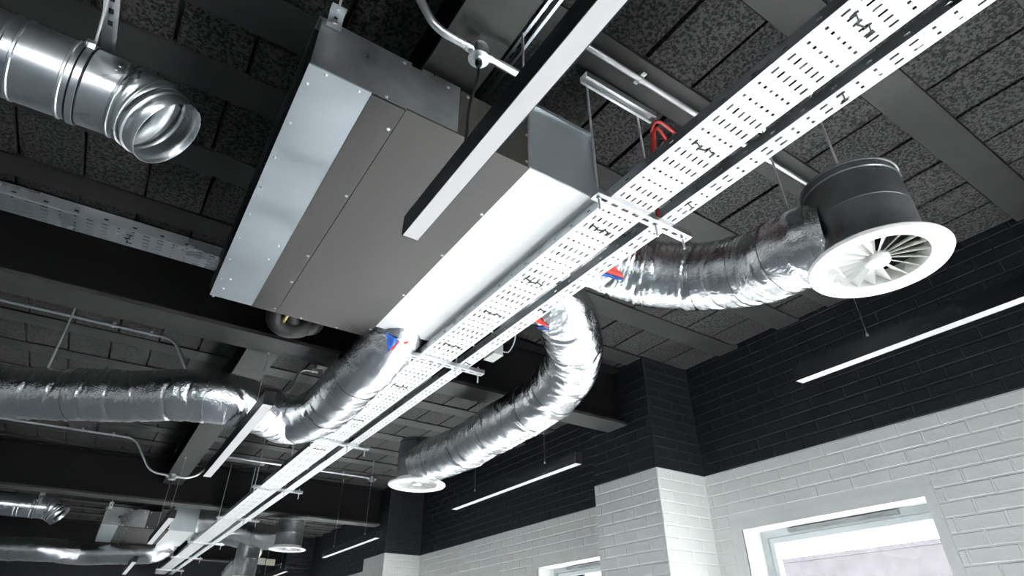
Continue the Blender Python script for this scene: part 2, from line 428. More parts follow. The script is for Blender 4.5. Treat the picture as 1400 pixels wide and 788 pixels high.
# ------------------------------------------------------------------ steel beams
BZ = 1.489
def ibeam(y0, y1, label):
    yc = (y0+y1)/2; t = thing('steel_beam', (0, yc, BZ), label, 'beam')
    MB().box((XL, y0, BZ), (XP+.004, y1, BZ+.022)).build('bottom_flange', RIBM, t)
    MB().box((XL, yc-.012, BZ+.022), (XP+.004, yc+.012, H-.024)).build('web', BLACKB, t)
    MB().box((XL, y0, H-.024), (XP+.004, y1, H-.003)).build('top_flange', BLACKB, t)
    return t
BEAMS = [(3.127, 3.338), (7.90, 8.11), (12.68, 12.89)]
ibeam(*BEAMS[0], 'deep black steel beam just behind the fan coil unit, meeting the brick pilaster')
ibeam(*BEAMS[1], 'deep black steel beam in front of the farther fan coil unit')
ibeam(*BEAMS[2], 'deep black steel beam near the far wall, farthest of the cross beams')
PZ_ = 1.70
def purlin(y0, y1, label):
    t = thing('tie_beam', (.56, (y0+y1)/2, PZ_), label, 'beam')
    MB().box((.465, y0, PZ_), (.665, y1, PZ_+.018)).build('bottom_flange', RIBM, t)
    MB().box((.553, y0, PZ_+.018), (.577, y1, H-.02)).build('web', BLACKB, t)
    MB().box((.465, y0, H-.02), (.665, y1, H-.002)).build('top_flange', BLACKB, t)
purlin(YB+.01, 3.21, 'black tie beam lying over the fan coil unit and the round junction box')
purlin(3.25, 7.98, 'black tie beam crossing above the foil duct between two cross beams')
purlin(8.02, 12.76, 'black tie beam lying over the farther fan coil unit')

# ------------------------------------------------------------------ fan coil units
UZ = 1.42
def screw(parent, p, r=.0042, ax=Vector((0, 0, -1))):
    MB().lathe(p, [(r*1.5, 0), (r*1.5, .0012), (r, .0016), (r*.7, .0036), (0.0001, .0042)], 10, ax).build('screw', ZINC, parent, True)
def unit(label, group=None):
    u = thing('fan_coil_unit', (.64, 1.9, UZ), label, 'air conditioner')
    x0, xb, xs_, xd, x1 = .115, .300, .411, .872, 1.172; yf, yr, yw = 1.20, 2.69, 2.565; ztl, ztr = 1.629, 1.757
    c = MB().box((x0+.003, yf+.003, UZ+.004), (xd-.002, yr-.003, ztl)); cas = c.build('casing', GALVD, u)
    # folded lip along the upper edge of the front and the left side
    l = MB().box((x0, yf-.002, ztl-.006), (.29+.12, yf+.004, ztl+.010)); l.box((.45, yf-.002, ztl-.006), (.59, yf+.004, ztl+.010))
    l.box((x0-.010, yf, ztl), (x0+.004, yr, ztl+.012)); l.build('folded_lip', GALVD, u)
    fp = MB().box((x0, yf-.002, UZ+.004), (.590, yf+.003, ztl-.004)).build('front_panel', GALVD, u)
    ep = MB().box((.592, yf-.003, UZ+.002), (xd, yf+.003, ztl-.002)).build('end_cover', UNITB, u)
    gp = MB().box((x0-.002, yf-.002, UZ-.002), (xb, yr, UZ+.004)).build('galvanised_panel', GALVP, u)
    b1 = MB().box((xb+.0005, yf+.002, UZ-.004), (xs_-.0012, yr, UZ+.004)).build('bottom_panel', UNITB, u)
    b2 = MB().box((xs_+.0012, yf-.003, UZ-.004), (xd, yr, UZ+.004)).build('bottom_panel', UNITB, u)
    MB().box((x0-.012, yf+.02, UZ+.02), (x0+.003, yr-.02, ztl-.03)).build('side_insulation', RUBBER, u)  # black sheet over the left side face of the casing
    MB().box((xd+.003, yf+.001, UZ), (x1-.001, yw, UZ+.0045)).build('plenum_base', TRAYM, u)  # galvanised underside in near-white tray zinc; its reflected light is in the colour
    pl = MB().box((xd+.003, yf, UZ+.005), (x1, yw, ztr)).build('plenum', GALVP, u)
    fl = MB().box((xd+.003, yf-.008, ztr-.012), (x1+.008, yf, ztr+.004)); fl.box((x1, yf-.008, UZ), (x1+.009, yf+.01, ztr)); fl.box((x1, yf, UZ-.001), (x1+.012, yw, UZ+.004)); fl.build('plenum_flange', GALV, pl_parent(u, pl))
    MB().box((xd-.006, yf-.004, UZ+.002), (xd+.004, yf+.004, ztl+.06)).build('joint_strip', GALV, u)
    # screws
    for k in range(9): screw(gp, (x0+.014, yf+.07+k*.178, UZ-.002))
    for (fx, fy) in ((.05, .01), (.15, .012), (.16, .93), (.15, 1.05), (.05, 1.30), (.04, 1.40), (.13, 1.48)): screw(gp, (x0+fx, yf+fy, UZ-.002))
    for k, fy in enumerate((.10, .48, .93, 1.17, 1.45)): screw(b1, (xs_-.014, yf+fy, UZ-.004))
    for fy in (.30, .62, 1.0, 1.40): screw(b2, (xd-.010, yf+fy, UZ-.004))
    for fx in (.12, .30): screw(b2, (xs_+fx, yr-.012, UZ-.004))
    for (fx, fz) in ((.23, .012), (.43, .19), (.27, .20)): screw(fp, (x0+fx, yf-.002, UZ+fz), ax=Vector((0, -1, 0)))
    for (fx, fz) in ((.62, .015), (.86, .02), (.62, .19), (.862, .15)): screw(ep, (fx, yf-.003, UZ+fz), ax=Vector((0, -1, 0)))
    # hanging lugs with slotted hole, nut and rod
    for (lx, ly, sgn) in ((.150, yf-.004, 1), (.150, yr+.004, 1), (.80, yr+.004, 1)):
        br = MB(); O = Vector((lx-.022, ly-.002, ztl-.02))
        br.perf(O, Z_, X_, .075, .044, [(.035, .055, [(.016, .028)])])
        br.box((lx-.022, ly-.002, ztl-.022), (lx+.022, ly+.016 if ly > 2 else ly-.016, ztl-.019)) if True else None
        br.box((lx-.022, ly-.028, ztl+.054), (lx+.022, ly, ztl+.057))
        b_ = br.build('hanging_bracket', GALV, u, solid=.003)
        MB().lathe((lx, ly-.002, ztl+.004), [(.012, 0), (.012, .004), (.008, .006), (.008, .010), (.0001, .011)], 6, Vector((0, -1, 0))).build('bolt', ZINC, b_)
        MB().tube([(lx, ly-.014, ztl+.045), (lx, ly-.014, H)], .004, 8).build('hanger_rod', ROD, u)
    return u
def pl_parent(u, pl): return u
U1 = unit('large fan coil unit with blue-grey, brown and bright bottom panels under the black joists')
U2 = copy_tree(U1); U2['label'] = 'fan coil unit beyond the second cross beam, small in the distance'
U2.location = U2.location + Vector((-.10, 8.05, -.02))
# lagged pipes behind the unit
lp = thing('lagged_pipes', (.53, 2.75, 1.40), 'black foam-lagged pipe bends coming out behind the fan coil unit', 'pipe')
for k, (xa, xb, dz) in enumerate(((.425, .575, 0), (.50, .63, .03))):
    MB().tube(spline([(xa, 2.70, 1.50+dz), (xa, 2.76, 1.48+dz), (xa+.012, 2.815, 1.44+dz), (xa+.06, 2.84, 1.422+dz), (xb-.05, 2.84, 1.422+dz), (xb, 2.83, 1.44+dz), (xb+.012, 2.82, 1.50+dz), (xb+.012, 2.82, 1.64)], .012), .044, 20).build('pipe_lagging', RUBBER, lp, True)
    for q in (.02, .065): MB().tube([(xa+.035+q, 2.84, 1.422+dz), (xa+.038+q, 2.84, 1.422+dz)], .0455, 20).build('lagging_tape', BLACKF, lp, True)
MB().tube([(.47, 2.70, 1.435), (.47, 2.80, 1.43)], .011, 10).build('copper_pipe', mat('brass', (.45, .33, .14), .35, 1), lp, True)

# ------------------------------------------------------------------ foil flexible ducts
def crumple(p, s_):
    a = noise.noise(p*5)*.007 + noise.noise(p*19+Vector((7, 3, 1)))*.0032 - abs(noise.noise(p*38))*.0035 + noise.noise(p*90)*.0010
    a += noise.noise(Vector((s_*60, p.x*3, p.y*3+p.z*4)))*.0022 - abs(noise.noise(Vector((s_*110, p.z*5, p.x*4))))*.0022
    ring = abs(math.sin(s_*19+noise.noise(p*5)*2.2)); a -= .007*max(0, 1-ring*3.2)
    return a
def duct_rings(path, r, n, seed):
    path = [Vector(p) for p in path]; T = [(path[min(i+1, len(path)-1)]-path[max(i-1, 0)]).normalized() for i in range(len(path))]
    S = [0]
    for i in range(1, len(path)): S.append(S[-1]+(path[i]-path[i-1]).length)
    return path, T, S
def flex_duct(label, pts, r, seed, bands, marks, n=64, group=None, step=.007):
    path, T, S = duct_rings(spline(pts, step), r, n, seed)
    t = thing('foil_duct', path[len(path)//2]-Vector((0, 0, r)), label, 'duct', group)
    sv = Vector((seed*3.1, seed*1.7, seed*2.3)); mb = MB(); N = None; rings = []
    for i, p in enumerate(path):
        if N is None: N = (Z_-T[0]*Z_.dot(T[0])).normalized()
        N = (N-T[i]*N.dot(T[i])).normalized(); B = T[i].cross(N); ring = []
        for k in range(n):
            d = N*math.cos(2*math.pi*k/n)+B*math.sin(2*math.pi*k/n); q = p+d*r
            ring.append(q+d*crumple(q+sv, S[i]))
        rings.append(ring)
    mb.v = [q for R in rings for q in R]
    for i in range(len(path)-1):
        for k in range(n): mb.f.append((i*n+k, i*n+(k+1) % n, (i+1)*n+(k+1) % n, (i+1)*n+k))
    mb.build('foil_sleeve', FOIL, t, True, angle=80)
    tot = S[-1]
    for fb in bands:
        i0 = min(range(len(S)), key=lambda i: abs(S[i]-fb*tot)); i1 = min(len(path)-1, i0+(8 if n > 40 else 2)); b = MB()
        for i in range(i0, i1+1):
            c = path[i]
            b.v += [c+(rings[i][k]-c)*(1+.0022/r) for k in range(n)]
        m_ = i1-i0+1
        for i in range(m_-1):
            for k in range(n): b.f.append((i*n+k, i*n+(k+1) % n, (i+1)*n+(k+1) % n, (i+1)*n+k))
        if m_ > 1: b.build('tape_band', TAPE, t, True, angle=80)
    # printed end marks: small triangles lying on the sleeve
    def hit(u, v):
        d = ray(u, v); best = None; tt = 1.4
        while tt < 6:
            q = d*tt; dm = min((q-c).length_squared for c in path[::2])
            if dm < (r+.006)**2: return q - d*.004
            tt += .008
        return None
    for (mt, A, B, C) in marks:
        b = MB(); N_ = 9; A, B, C = Vector(A), Vector(B), Vector(C); idx = {}
        for i in range(N_+1):
            for j in range(N_+1-i):
                w_ = A+(B-A)*(i/N_)+(C-A)*(j/N_); q = hit(w_.x, w_.y)
                if q is None: break
                idx[i, j] = len(b.v); b.v.append(q)
        for i in range(N_):
            for j in range(N_-i):
                f1_ = [idx.get(k) for k in ((i, j), (i+1, j), (i, j+1))]
                if None not in f1_: b.f.append(tuple(f1_))
                f2_ = [idx.get(k) for k in ((i+1, j), (i+1, j+1), (i, j+1))]
                if None not in f2_: b.f.append(tuple(f2_))
        if b.f: b.build('printed_mark', mt, t, True, angle=80)
    return t
R1 = .150
d1 = [(1.165, 1.70, 1.592), (1.40, 1.69, 1.59), PZ(818, 352, 1.55), PZ(872, 371, 1.49), PZ(950, 378, 1.41), PZ(1030, 368, 1.33), PZ(1085, 345, 1.28), (1.90, .76, 1.265)]
flex_duct('crinkled foil duct curving from the fan coil unit to the dark drum diffuser', d1, R1, 1, (.40, .56, .70, .84, .92), [(LRED, (838.7, 361), (824.5, 371.6), (854, 381)), (LBLUE, (820.5, 371.8), (854, 382), (819.6, 376.5)), (LBLUE, (854, 382), (851, 384), (819.6, 376.5))])
d2 = [(1.165, 2.25, 1.592), (1.42, 2.22, 1.592), PZ(744, 405, 1.555), PZ(778, 442, 1.46), PZ(781, 500, 1.36), PZ(742, 548, 1.28), PZ(680, 585, 1.25), PZ(630, 614, 1.245), (1.92, 4.12, 1.25)]
flex_duct('S-bent foil duct dropping under the cross beam to the diffuser below the wall lamp', d2, .155, 2, (.30, .44, .52, .66, .8, .93), [(LRED, (735, 432.8), (728, 439.2), (751, 448)), (LBLUE, (717, 445.2), (751, 449.3), (722.5, 448)), (LBLUE, (751, 449.3), (751, 452.5), (722.5, 448))])
d3 = [(1.02, 2.562, 1.578), (1.025, 2.66, 1.48), PZ(516, 486, 1.375), PZ(482, 520, 1.31), PZ(442, 560, 1.295), PZ(396, 575, 1.295), PZ(340, 553, 1.30), PZ(270, 541, 1.305), PZ(150, 541, 1.31), PZ(0, 535, 1.32), (-1.3, 4.50, 1.33), (-2.4, 4.55, 1.33)]
flex_duct('long foil duct from the fan coil unit turning away under the tie beam', d3, .152, 3, (.10, .2, .28, .4, .56, .66, .76), [(LBLUE, (528, 455), (545.3, 465.6), (530, 481)), (LRED, (531, 479.5), (545, 467), (537, 478)), (LRED, (545, 467), (549, 464.5), (537, 478)), (LRED, (550, 469.5), (561, 465.5), (556, 471))])
# ------------------------------------------------------------------ swirl diffusers
def diffuser(c, label, top=1.43, drum=GALVD):
    c = Vector(c); t = thing('swirl_diffuser', c, label, 'air diffuser', 'round swirl diffusers')
    Rr = .216
    MB().lathe(c, [(Rr, .014), (Rr+.003, .008), (Rr-.002, .001), (Rr-.02, -.001), (.165, .003), (.154, .010), (.153, .060), (.157, .060), (.168, .018), (Rr-.01, .018)], 72, closed=True).build('face_ring', WHITEP, t, True)
    v0 = 18
    for k in range(v0):
        a = 2*math.pi*k/v0; rd = Vector((math.cos(a), math.sin(a), 0)); tn = Vector((-math.sin(a), math.cos(a), 0)); b = MB()
        pts = []
        for (r_, hw) in ((.036, .006), (.152, .029)):
            for sg in (-1, 1):
                pts.append(c+rd*r_+tn*(hw*sg*.75)+Vector((0, 0, .030+hw*sg*.75)))
        th = Vector((0, 0, .0022))
        b.add(pts+[p+th for p in pts], [(0,2,3,1),(4,5,7,6),(0,1,5,4),(2,6,7,3),(0,4,6,2),(1,3,7,5)]); b.build('vane', WHITEP, t)
    MB().lathe(c, [(.0001, .004), (.020, .004), (.036, .008), (.040, .014), (.040, .034), (.0001, .034)], 40).build('hub', WHITEP, t, True)
    h = top-c.z
    MB().lathe(c, [(.158, .018), (.160, .020), (.160, .045), (.162, .047), (.160, .050), (.160, h*.55), (.1615, h*.55+.002), (.160, h*.55+.005), (.160, h-.03), (.164, h-.027), (.160, h-.023), (.160, h), (.164, h+.002), (.164, h+.006), (.0001, h+.006), (.0001, h), (.156, h-.002), (.156, .018)], 64, closed=False).build('drum', drum, t, True)
    MB().lathe(c, [(.0001, .085), (.154, .085), (.154, .09), (.0001, .09)], 40).build('damper_plate', DARK, t)  # near-black plate behind the vanes; the drum's inner shade is in its colour
    return t
diffuser((1.915, .665, 1.10), 'dark drum swirl diffuser with white vaned face beside the bright cable tray')
diffuser((1.93, 4.22, 1.10), 'drum swirl diffuser with white face at the end of the S-bent foil duct')
D3 = diffuser((1.99, 7.95, 1.10), 'drum swirl diffuser hanging in front of the far wall boards')
D4 = diffuser((1.93, 9.9, .93), 'swirl diffuser under the far foil duct beside the far end of the cable tray')
for (x, y, z, y2) in ((1.915, .665, 1.42, 0), (1.923, .897, 1.40, 0)):
    r_ = thing('threaded_rod', (x, y, z), 'thin threaded rod holding the %s by the bright cable tray' % ('dark drum diffuser' if y < .8 else 'foil duct'), 'rod')
    MB().tube([(x, y, z), (x, y, H)], .0045, 8).build('rod', ROD, r_, True); MB().lathe((x, y, H-.012), [(.016, .012), (.016, .008), (.008, .006), (.008, 0), (.0001, 0)], 12).build('washer', ZINC, r_)

# ------------------------------------------------------------------ perforated cable trays
def tray(name, O, U, V, L, W, lip, nh, label, u_off=0, ties=(), mt=TRAYM):
    """perforated tray; O is the near left bottom corner; U the run; V across"""
    O = Vector(O); t = thing(name, O+U*L/2+V*W/2, label, 'cable tray'); rows = []; u = u_off; k = 0; hp = .0262
    vs = [W/2+(i-(nh-1)/2)*hp for i in range(nh)]
    while u < L-.03:
        if (k//2) % 2 == 0: rows.append((u-.0125, u+.0125, [(v-.0039, v+.0039) for v in vs]))
        else: rows.append((u-.0048, u+.0048, [(v-.0048, v+.0048) for v in vs]))
        u += .0512; k += 1
    MB().perf(O, U, V, L, W, rows).build('tray_base', mt, t, solid=.0015)
    for sv in (0, 1):
        rr = []; u = u_off
        while u < L-.05: rr.append((u-.008, u+.008, [(.014, .021)])); u += .1024
        lp_ = MB().perf(O+V*W*sv, U, Z_, L, lip, rr)
        q = O+V*W*sv+Z_*lip; d = V*(.006 if sv == 0 else -.006)
        lp_.add([q, q+U*L, q+U*L+d, q+d], [(0,1,2,3)])
        lp_.build('tray_side', GALV, t, solid=.0015)
    for ut in ties:
        tb = MB(); n = max(2, nh-2)
        for i in range(n):
            v = W*.25+i*(W*.5/(n-1)); c = O+U*(ut+(.004 if i % 2 else -.004))+V*v-Z_*.003
            tb.obox(c, U, V, Z_, .012, .0018, .0012)
            if i < n-1: tb.obox(c+V*(W*.25/(n-1)), (V+U*(.3 if i % 2 == 0 else -.3)).normalized(), U, Z_, W*.25/(n-1)+.003, .002, .0014)
        tb.build('cable_tie', BLACKF, t)
    return t
T1 = tray('cable_tray', (1.165, -.62, 1.37), Y_, X_, 14.9, .181, .040, 6, 'wide perforated cable tray running the length of the room beside the narrow tray', u_off=.0146+.0, ties=[.62+q for q in (.26, .78, 1.28, 1.72, 2.05, 2.45, 3.1, 3.8, 4.6)])
T2 = tray('cable_tray', (1.400, -.62, 1.37), Y_, X_, 14.9, .068, .040, 2, 'narrow perforated cable tray running beside the wide one', u_off=.0146, ties=[.62+q for q in (.42, 1.0, 1.9, 2.6)])
T3 = tray('cable_tray', (.098, 2.48, 1.50), -X_, Y_, 3.0, .128, .050, 5, 'dim cable tray ending at the side of the fan coil unit', u_off=.03, ties=(.35, .85), mt=GALV)
MB().box((.075, 2.50, 1.495), (.105, 2.59, 1.50)).build('end_plate', GALV, T3)
for y in (2.52, 2.565): screw(T3, (.09, y, 1.495), .009)
# cables lying in the trays
for k, (x, mt) in enumerate(((1.20, WHITEC), (1.225, BLACKF), (1.25, WHITEC), (1.29, BLACKF))):
    cb = MB().tube([(x+.006*math.sin(j*1.7+k), -.6+j*.7, 1.3785+.0008*k) for j in range(21)], .006, 8).build('tray_cable', mt, None, True)
    tag(cb, ('pale cable in the wide tray against its side next to the unit', 'black cable in the wide tray between two pale ones', 'pale cable in the wide tray between two black ones', 'black cable in the wide tray on the side of the narrow tray')[k], 'cable', 'cables in the wide tray')
# trapeze hangers under the trays
def trapeze(y, label, zt=H, left=True):
    x0, x1 = 1.092, 1.560; zc = 1.368; t = thing('trapeze_bracket', (1.32, y, zc-.022), label, 'bracket', 'tray hangers')
    rows = []; u = .03
    while u < x1-x0-.03: rows.append((u, u+.028, [(.0145, .0265)])); u += .05
    c = MB().perf((x0, y-.0205, zc-.021), X_, Y_, x1-x0, .041, rows)
    c.perf((x0, y-.0205, zc-.021), X_, Z_, x1-x0, .021, []); c.perf((x0, y+.0205, zc-.021), X_, Z_, x1-x0, .021, [])
    c.build('slotted_channel', ZINC, t, solid=.002)
    for x, zq in ((1.112, zt if left else zc+.02), (1.388, zt), (1.528, zc+.02)):
        MB().tube([(x, y, zc-.075), (x, y, zq)], .0045, 8).build('threaded_rod', ROD, t, True)
        for dz in (-.030, .004): MB().lathe((x, y, zc+dz), [(.0001, 0), (.0095, 0), (.0095, .007), (.0001, .007)], 6).build('nut', ZINC, t)
TY = [1.125, 2.645, 4.34, 6.05, 7.76, 9.8, 11.5, 13.4]
for y, wd in zip(TY, ('with the red cable on its rod', 'beside the small white junction box', 'where the foil duct turns under the trays', 'second beyond the first cross beam', 'next to the second cross beam', 'first beyond the second cross beam', 'beside the far foil duct', 'nearest the far wall')):
    trapeze(y, 'slotted channel hanger under the cable trays ' + wd, left=(y != TY[1]))
# slotted strut channels fixed to the ceiling
def strut(a, b, label, z0=H-.041, zt=H, group=None):
    a, b = Vector((*a, z0)), Vector((*b, z0)); U = (b-a).normalized(); V = Vector((-U.y, U.x, 0)); L = (b-a).length
    t = thing('strut_channel', (a+b)/2, label, 'channel', group); rows = []; u = .02
    while u < L-.04: rows.append((u, u+.028, [(.014, .027)])); u += .05
    MB().perf(a-V*.0205+Z_*.030, U, V, L, .041, rows).build('slotted_back', ZINC, t, solid=.002)
    s_ = MB()
    for sg in (-1, 1):
        s_.obox(a+U*L/2+V*sg*.0205+Z_*.015, U, V, Z_, L/2, .001, .015); s_.obox(a+U*L/2+V*sg*.0155+Z_*0, U, V, Z_, L/2, .005, .001)
    s_.build('channel_sides', ZINC, t); return t
S1 = strut((1.075, 1.10), (1.455, 1.10), 'short slotted strut on the ceiling above the red cable')
strut((.785, .45), (.785, 2.3), 'long slotted strut running over the fan coil unit beside the tie beam')
for y, wd in zip(TY[1:4], ('at the rear of the fan coil unit', 'first beyond the nearer cross beam', 'second beyond the nearer cross beam')): strut((1.19 if y < 3 else 1.06, y), (1.59, y), 'short slotted ceiling strut holding the tray rods ' + wd, group='struts above the tray hangers')
strut((.95, 7.45), (1.42, 7.45), 'slotted strut near the ceiling conduit before the second cross beam')

# red fire cable, its strap and the detector
rc = thing('fire_alarm_cable', (1.532, 1.12, 1.36), 'red fire alarm cable strapped down the hanger rod and looping to the detector', 'cable')
g1, g2 = PZ(923, 183, 1.895), PZ(911, 192, 1.88)
MB().tube(spline([(1.399, 1.115, 1.38), (1.402, 1.113, 1.60), PZ(892, 190, 1.84), PZ(891, 178, 1.875), PZ(895, 168, 1.90), PZ(902, 167, 1.91), PZ(915, 176, 1.90), g1], .02), .0075, 10).build('cable_run', RED, rc, True)
MB().tube(spline([(1.405, 1.10, 1.60), PZ(895, 195, 1.83), PZ(894, 182, 1.86), PZ(898, 175, 1.885), PZ(904, 181, 1.885), g2], .02), .0065, 10).build('cable_run', RED, rc, True)
for p in (g1, g2): MB().lathe(p, [(.009, -.014), (.014, -.010), (.014, .006), (.009, .012), (.0001, .014)], 10, Vector((.5, .8, .1))).build('cable_gland', RED, rc, True)
dt = thing('smoke_detector', (1.66, 1.17, 1.90), 'white round detector base partly hidden by the cable tray', 'detector')
MB().lathe((1.665, 1.185, H), [(.055, 0), (.055, -.03), (.050, -.045), (.035, -.055), (.0001, -.056)], 40).build('detector_body', WHITEP, dt, True)
MB().lathe((1.665, 1.185, H-.055), [(.026, 0), (.024, -.012), (.0001, -.014)], 24).build('detector_dome', WHITEP, dt, True)
# leftover foam crumbs on the joist
cr = MB(); rnd = random.Random(3)
for k in range(22):
    p = Vector((1.40+rnd.uniform(-.045, .045), 1.52+rnd.uniform(-.012, .012), H-.002)); r_ = rnd.uniform(.003, .007)
    cr.add([p+Vector((r_, 0, 0)), p+Vector((-r_, 0, 0)), p+Vector((0, r_, 0)), p+Vector((0, -r_, 0)), p+Vector((0, 0, -r_)), p+Vector((0, 0, r_))], [(0,2,4),(2,1,4),(1,3,4),(3,0,4),(2,0,5),(1,2,5),(3,1,5),(0,3,5)])
tag(cr.build('filler_crumbs', mat('crumbs', (.45, .40, .33), .8)), 'patch of rough pale filler on the joist beside the unit', 'filler', kind='stuff')

# ------------------------------------------------------------------ conduits
def conduit(pts, label, r=.0125, clips=(), boxes=(), rnd_=.06, group=None, mt=COND):
    P = [Vector(p) for p in pts]; path = [P[0]]
    for i in range(1, len(P)-1):
        a, b, c = P[i-1], P[i], P[i+1]; d0 = min(rnd_, (b-a).length*.45, (c-b).length*.45); p0 = b+(a-b).normalized()*d0; p1 = b+(c-b).normalized()*d0
        path += [p0*(1-t)**2+b*2*t*(1-t)+p1*t*t for t in [q/8 for q in range(9)]]
    path.append(P[-1]); t = thing('steel_conduit', sum(P, Vector())/len(P), label, 'conduit', group)
    MB().tube(path, r, 14).build('conduit_tube', mt, t, True)
    for c in clips:
        c = Vector(c); s_ = MB().tube([c-X_*.008, c+X_*.008], r+.003, 14)
        s_.obox(c+Vector((0, 0, r*.6)), X_, Y_, Z_, .009, .030, .002); s_.obox(c+Vector((0, 0, r+.008)), X_, Y_, Z_, .009, .012, .006)
        cl = s_.build('saddle_clip', ZINC, t, True)
        for sg in (-1, 1): MB().lathe(c+Vector((0, sg*.023, r*.6-.002)), [(.006, 0), (.005, -.003), (.0001, -.004)], 8).build('screw', ZINC, cl)
    return t
def jbox(t, c, r=.032):
    c = Vector(c)
    b = MB().lathe(c, [(.0001, .024), (r, .024), (r+.002, .020), (r, .016), (r, -.022), (r+.002, -.026), (r, -.030), (.0001, -.030)], 32).build('junction_box', GALV, t, True)
    MB().lathe(c-Z_*.030, [(r+.005, 0), (r+.005, -.003), (r*.5, -.005), (r*.45, -.014), (.0001, -.016)], 32).build('box_lid', GALV, b, True)
    for sg in (-1, 1): MB().tube([c+X_*sg*(r-.002), c+X_*sg*(r+.020)], .0165, 14).build('box_spout', ZINC, b, True)
    MB().lathe(c-Z_*.038, [(.011, 0), (.012, -.008), (.012, -.018), (.007, -.032), (.0001, -.033)], 14).build('cable_gland', BLACKF, b, True)
cy = .985
conduit([(.98, cy, 1.932), (2.9, cy, 1.932)], 'straight steel conduit clipped along a ceiling joist beside the cable tray', clips=[(1.27, cy, 1.932), (2.05, cy, 1.932), (2.75, cy, 1.932)])
J1 = PZ(655, 72, 1.625)
nc = conduit([(-2.2, J1.y, 1.93), (.22, J1.y, 1.93), (.40, J1.y, J1.z+.02), (.44, J1.y, J1.z), (.745, J1.y, J1.z)], 'bent steel conduit with round junction box hanging in front of the fan coil unit', clips=[(-.3, J1.y, 1.93)], r=.0135)
jbox(nc, J1, .029)
MB().tube([(.74, J1.y, J1.z+.004), (.76, J1.y+.03, H-.04)], .0035, 8).build('hanger_rod', ROD, nc, True)
LX1, LX2, LZ, LH, LW = .524, 2.486, 1.06, .073, .052
cb = MB().tube(spline([tuple(J1-Z_*.065), tuple(J1+Vector((.002, .005, -.12))), tuple(PZ(641, 150, 1.33)), tuple(PZ(637.5, 185, 1.19)), (LX1-.014, .985, LZ+LH)], .02), .0045, 10).build('power_cable', BLACKF, None, True)
tag(cb, 'black power cable hanging from the round junction box to the pendant lamp', 'cable')
conduit([(-3.5, 4.46, 1.932), (.06, 4.46, 1.932), (.22, 4.46, 1.68), (.90, 4.46, 1.68), (.97, 4.46, 1.93), (1.10, 4.46, 1.93)], 'thin steel conduit dipping under the tie beam behind the long foil duct', r=.011, clips=[(-.32, 4.46, 1.932), (-.09, 4.46, 1.932), (1.06, 4.46, 1.93)], rnd_=.07)
c3 = conduit([(-3.5, 7.16, 1.932), (.05, 7.16, 1.932), (.27, 7.16, 1.62), (.62, 7.16, 1.60), (.74, 7.16, 1.66), (.86, 7.16, 1.93)], 'thin steel conduit with junction box stepping under the tie beam by the second cross beam', r=.012, clips=[(-.42, 7.16, 1.932), (-.15, 7.16, 1.932)], rnd_=.09)
jbox(c3, (.487, 7.16, 1.602), .034)
c4 = conduit([(.98, 7.35, 1.932), (2.70, 7.35, 1.932)], 'straight ceiling conduit ending in a round box before the second cross beam', r=.013, clips=[(1.25, 7.35, 1.932), (1.65, 7.35, 1.932), (2.35, 7.35, 1.932)])
jbox(c4, (2.73, 7.35, 1.925), .036)

# ------------------------------------------------------------------ pendant lamps
def lamp(x, y0, y1, label, wires, group):
    t = thing('pendant_lamp', (x, (y0+y1)/2, LZ), label, 'lamp', group); h = LW/2
    b = MB().box((x-h, y0+.002, LZ+.003), (x+h, y1-.002, LZ+LH)); b.box((x-h, y0+.002, LZ), (x-h+.002, y1-.002, LZ+.003)); b.box((x+h-.002, y0+.002, LZ), (x+h, y1-.002, LZ+.003))
    b.build('lamp_body', BLACKF, t)
    for yy in (y0, y1-.002):
        e = MB().box((x-h-.0005, yy, LZ-.0005), (x+h+.0005, yy+.002, LZ+LH+.0005)).build('end_cap', BLACKF, t)
        for (dx, dz) in ((-.018, .065), (.018, .065), (0, .03)): MB().lathe((x+dx, yy if yy == y0 else yy+.002, LZ+dz), [(.004, 0), (.003, .002), (.0001, .002)], 8, Vector((0, -1 if yy == y0 else 1, 0))).build('screw', BLACKF, e)
    MB().box((x-h+.0022, y0+.003, LZ+.0004), (x+h-.0022, y1-.003, LZ+.0028)).build('lamp_diffuser', LAMP, t)
    for (yy, top) in wires:
        MB().tube([(x, yy, LZ+LH), (x, yy, top)], .0013, 6).build('suspension_wire', ZINC, t)
        MB().lathe((x, yy, LZ+LH), [(.006, 0), (.006, .022), (.003, .03), (.0001, .031)], 10).build('wire_gripper', ZINC, t)
        MB().lathe((x, yy, top), [(.008, 0), (.007, -.012), (.003, -.018), (.0001, -.018)], 10).build('wire_fixing', ZINC, t)
    return t
LY = [(-.32, 1.338), (2.975, 4.625), (6.33, 8.05), (9.75, 11.4)]
wd1 = ('hanging below the fan coil unit with the power cable', 'hanging under the long foil duct', 'hanging before the farther fan coil unit', 'hanging near the far end of the tray')
wd2 = ('beside the black brick over the window', 'between the two brick pilasters', 'beside the second brick pilaster', 'beside the farthest pilaster')
for i, ((a, b), s1, s2) in enumerate(zip(LY, wd1, wd2)):
    lamp(LX1, a, b, 'slim black linear pendant lamp ' + s1, [(3.325 if i == 1 else a+.37, BZ if i == 1 else PZ_), (b-.34, PZ_)] if 0 < a < 9 else [(b-.40, PZ_), (b-.10, PZ_)] if a > 9 else [(a+.2, PZ_)], 'pendant lamps under the tie beam')
    lamp(LX2, a-.02, b+.02, 'slim black linear pendant lamp ' + s2, [(3.325 if i == 1 else a+.37, BZ if i == 1 else H), (b-.33, H)], 'pendant lamps along the window wall')

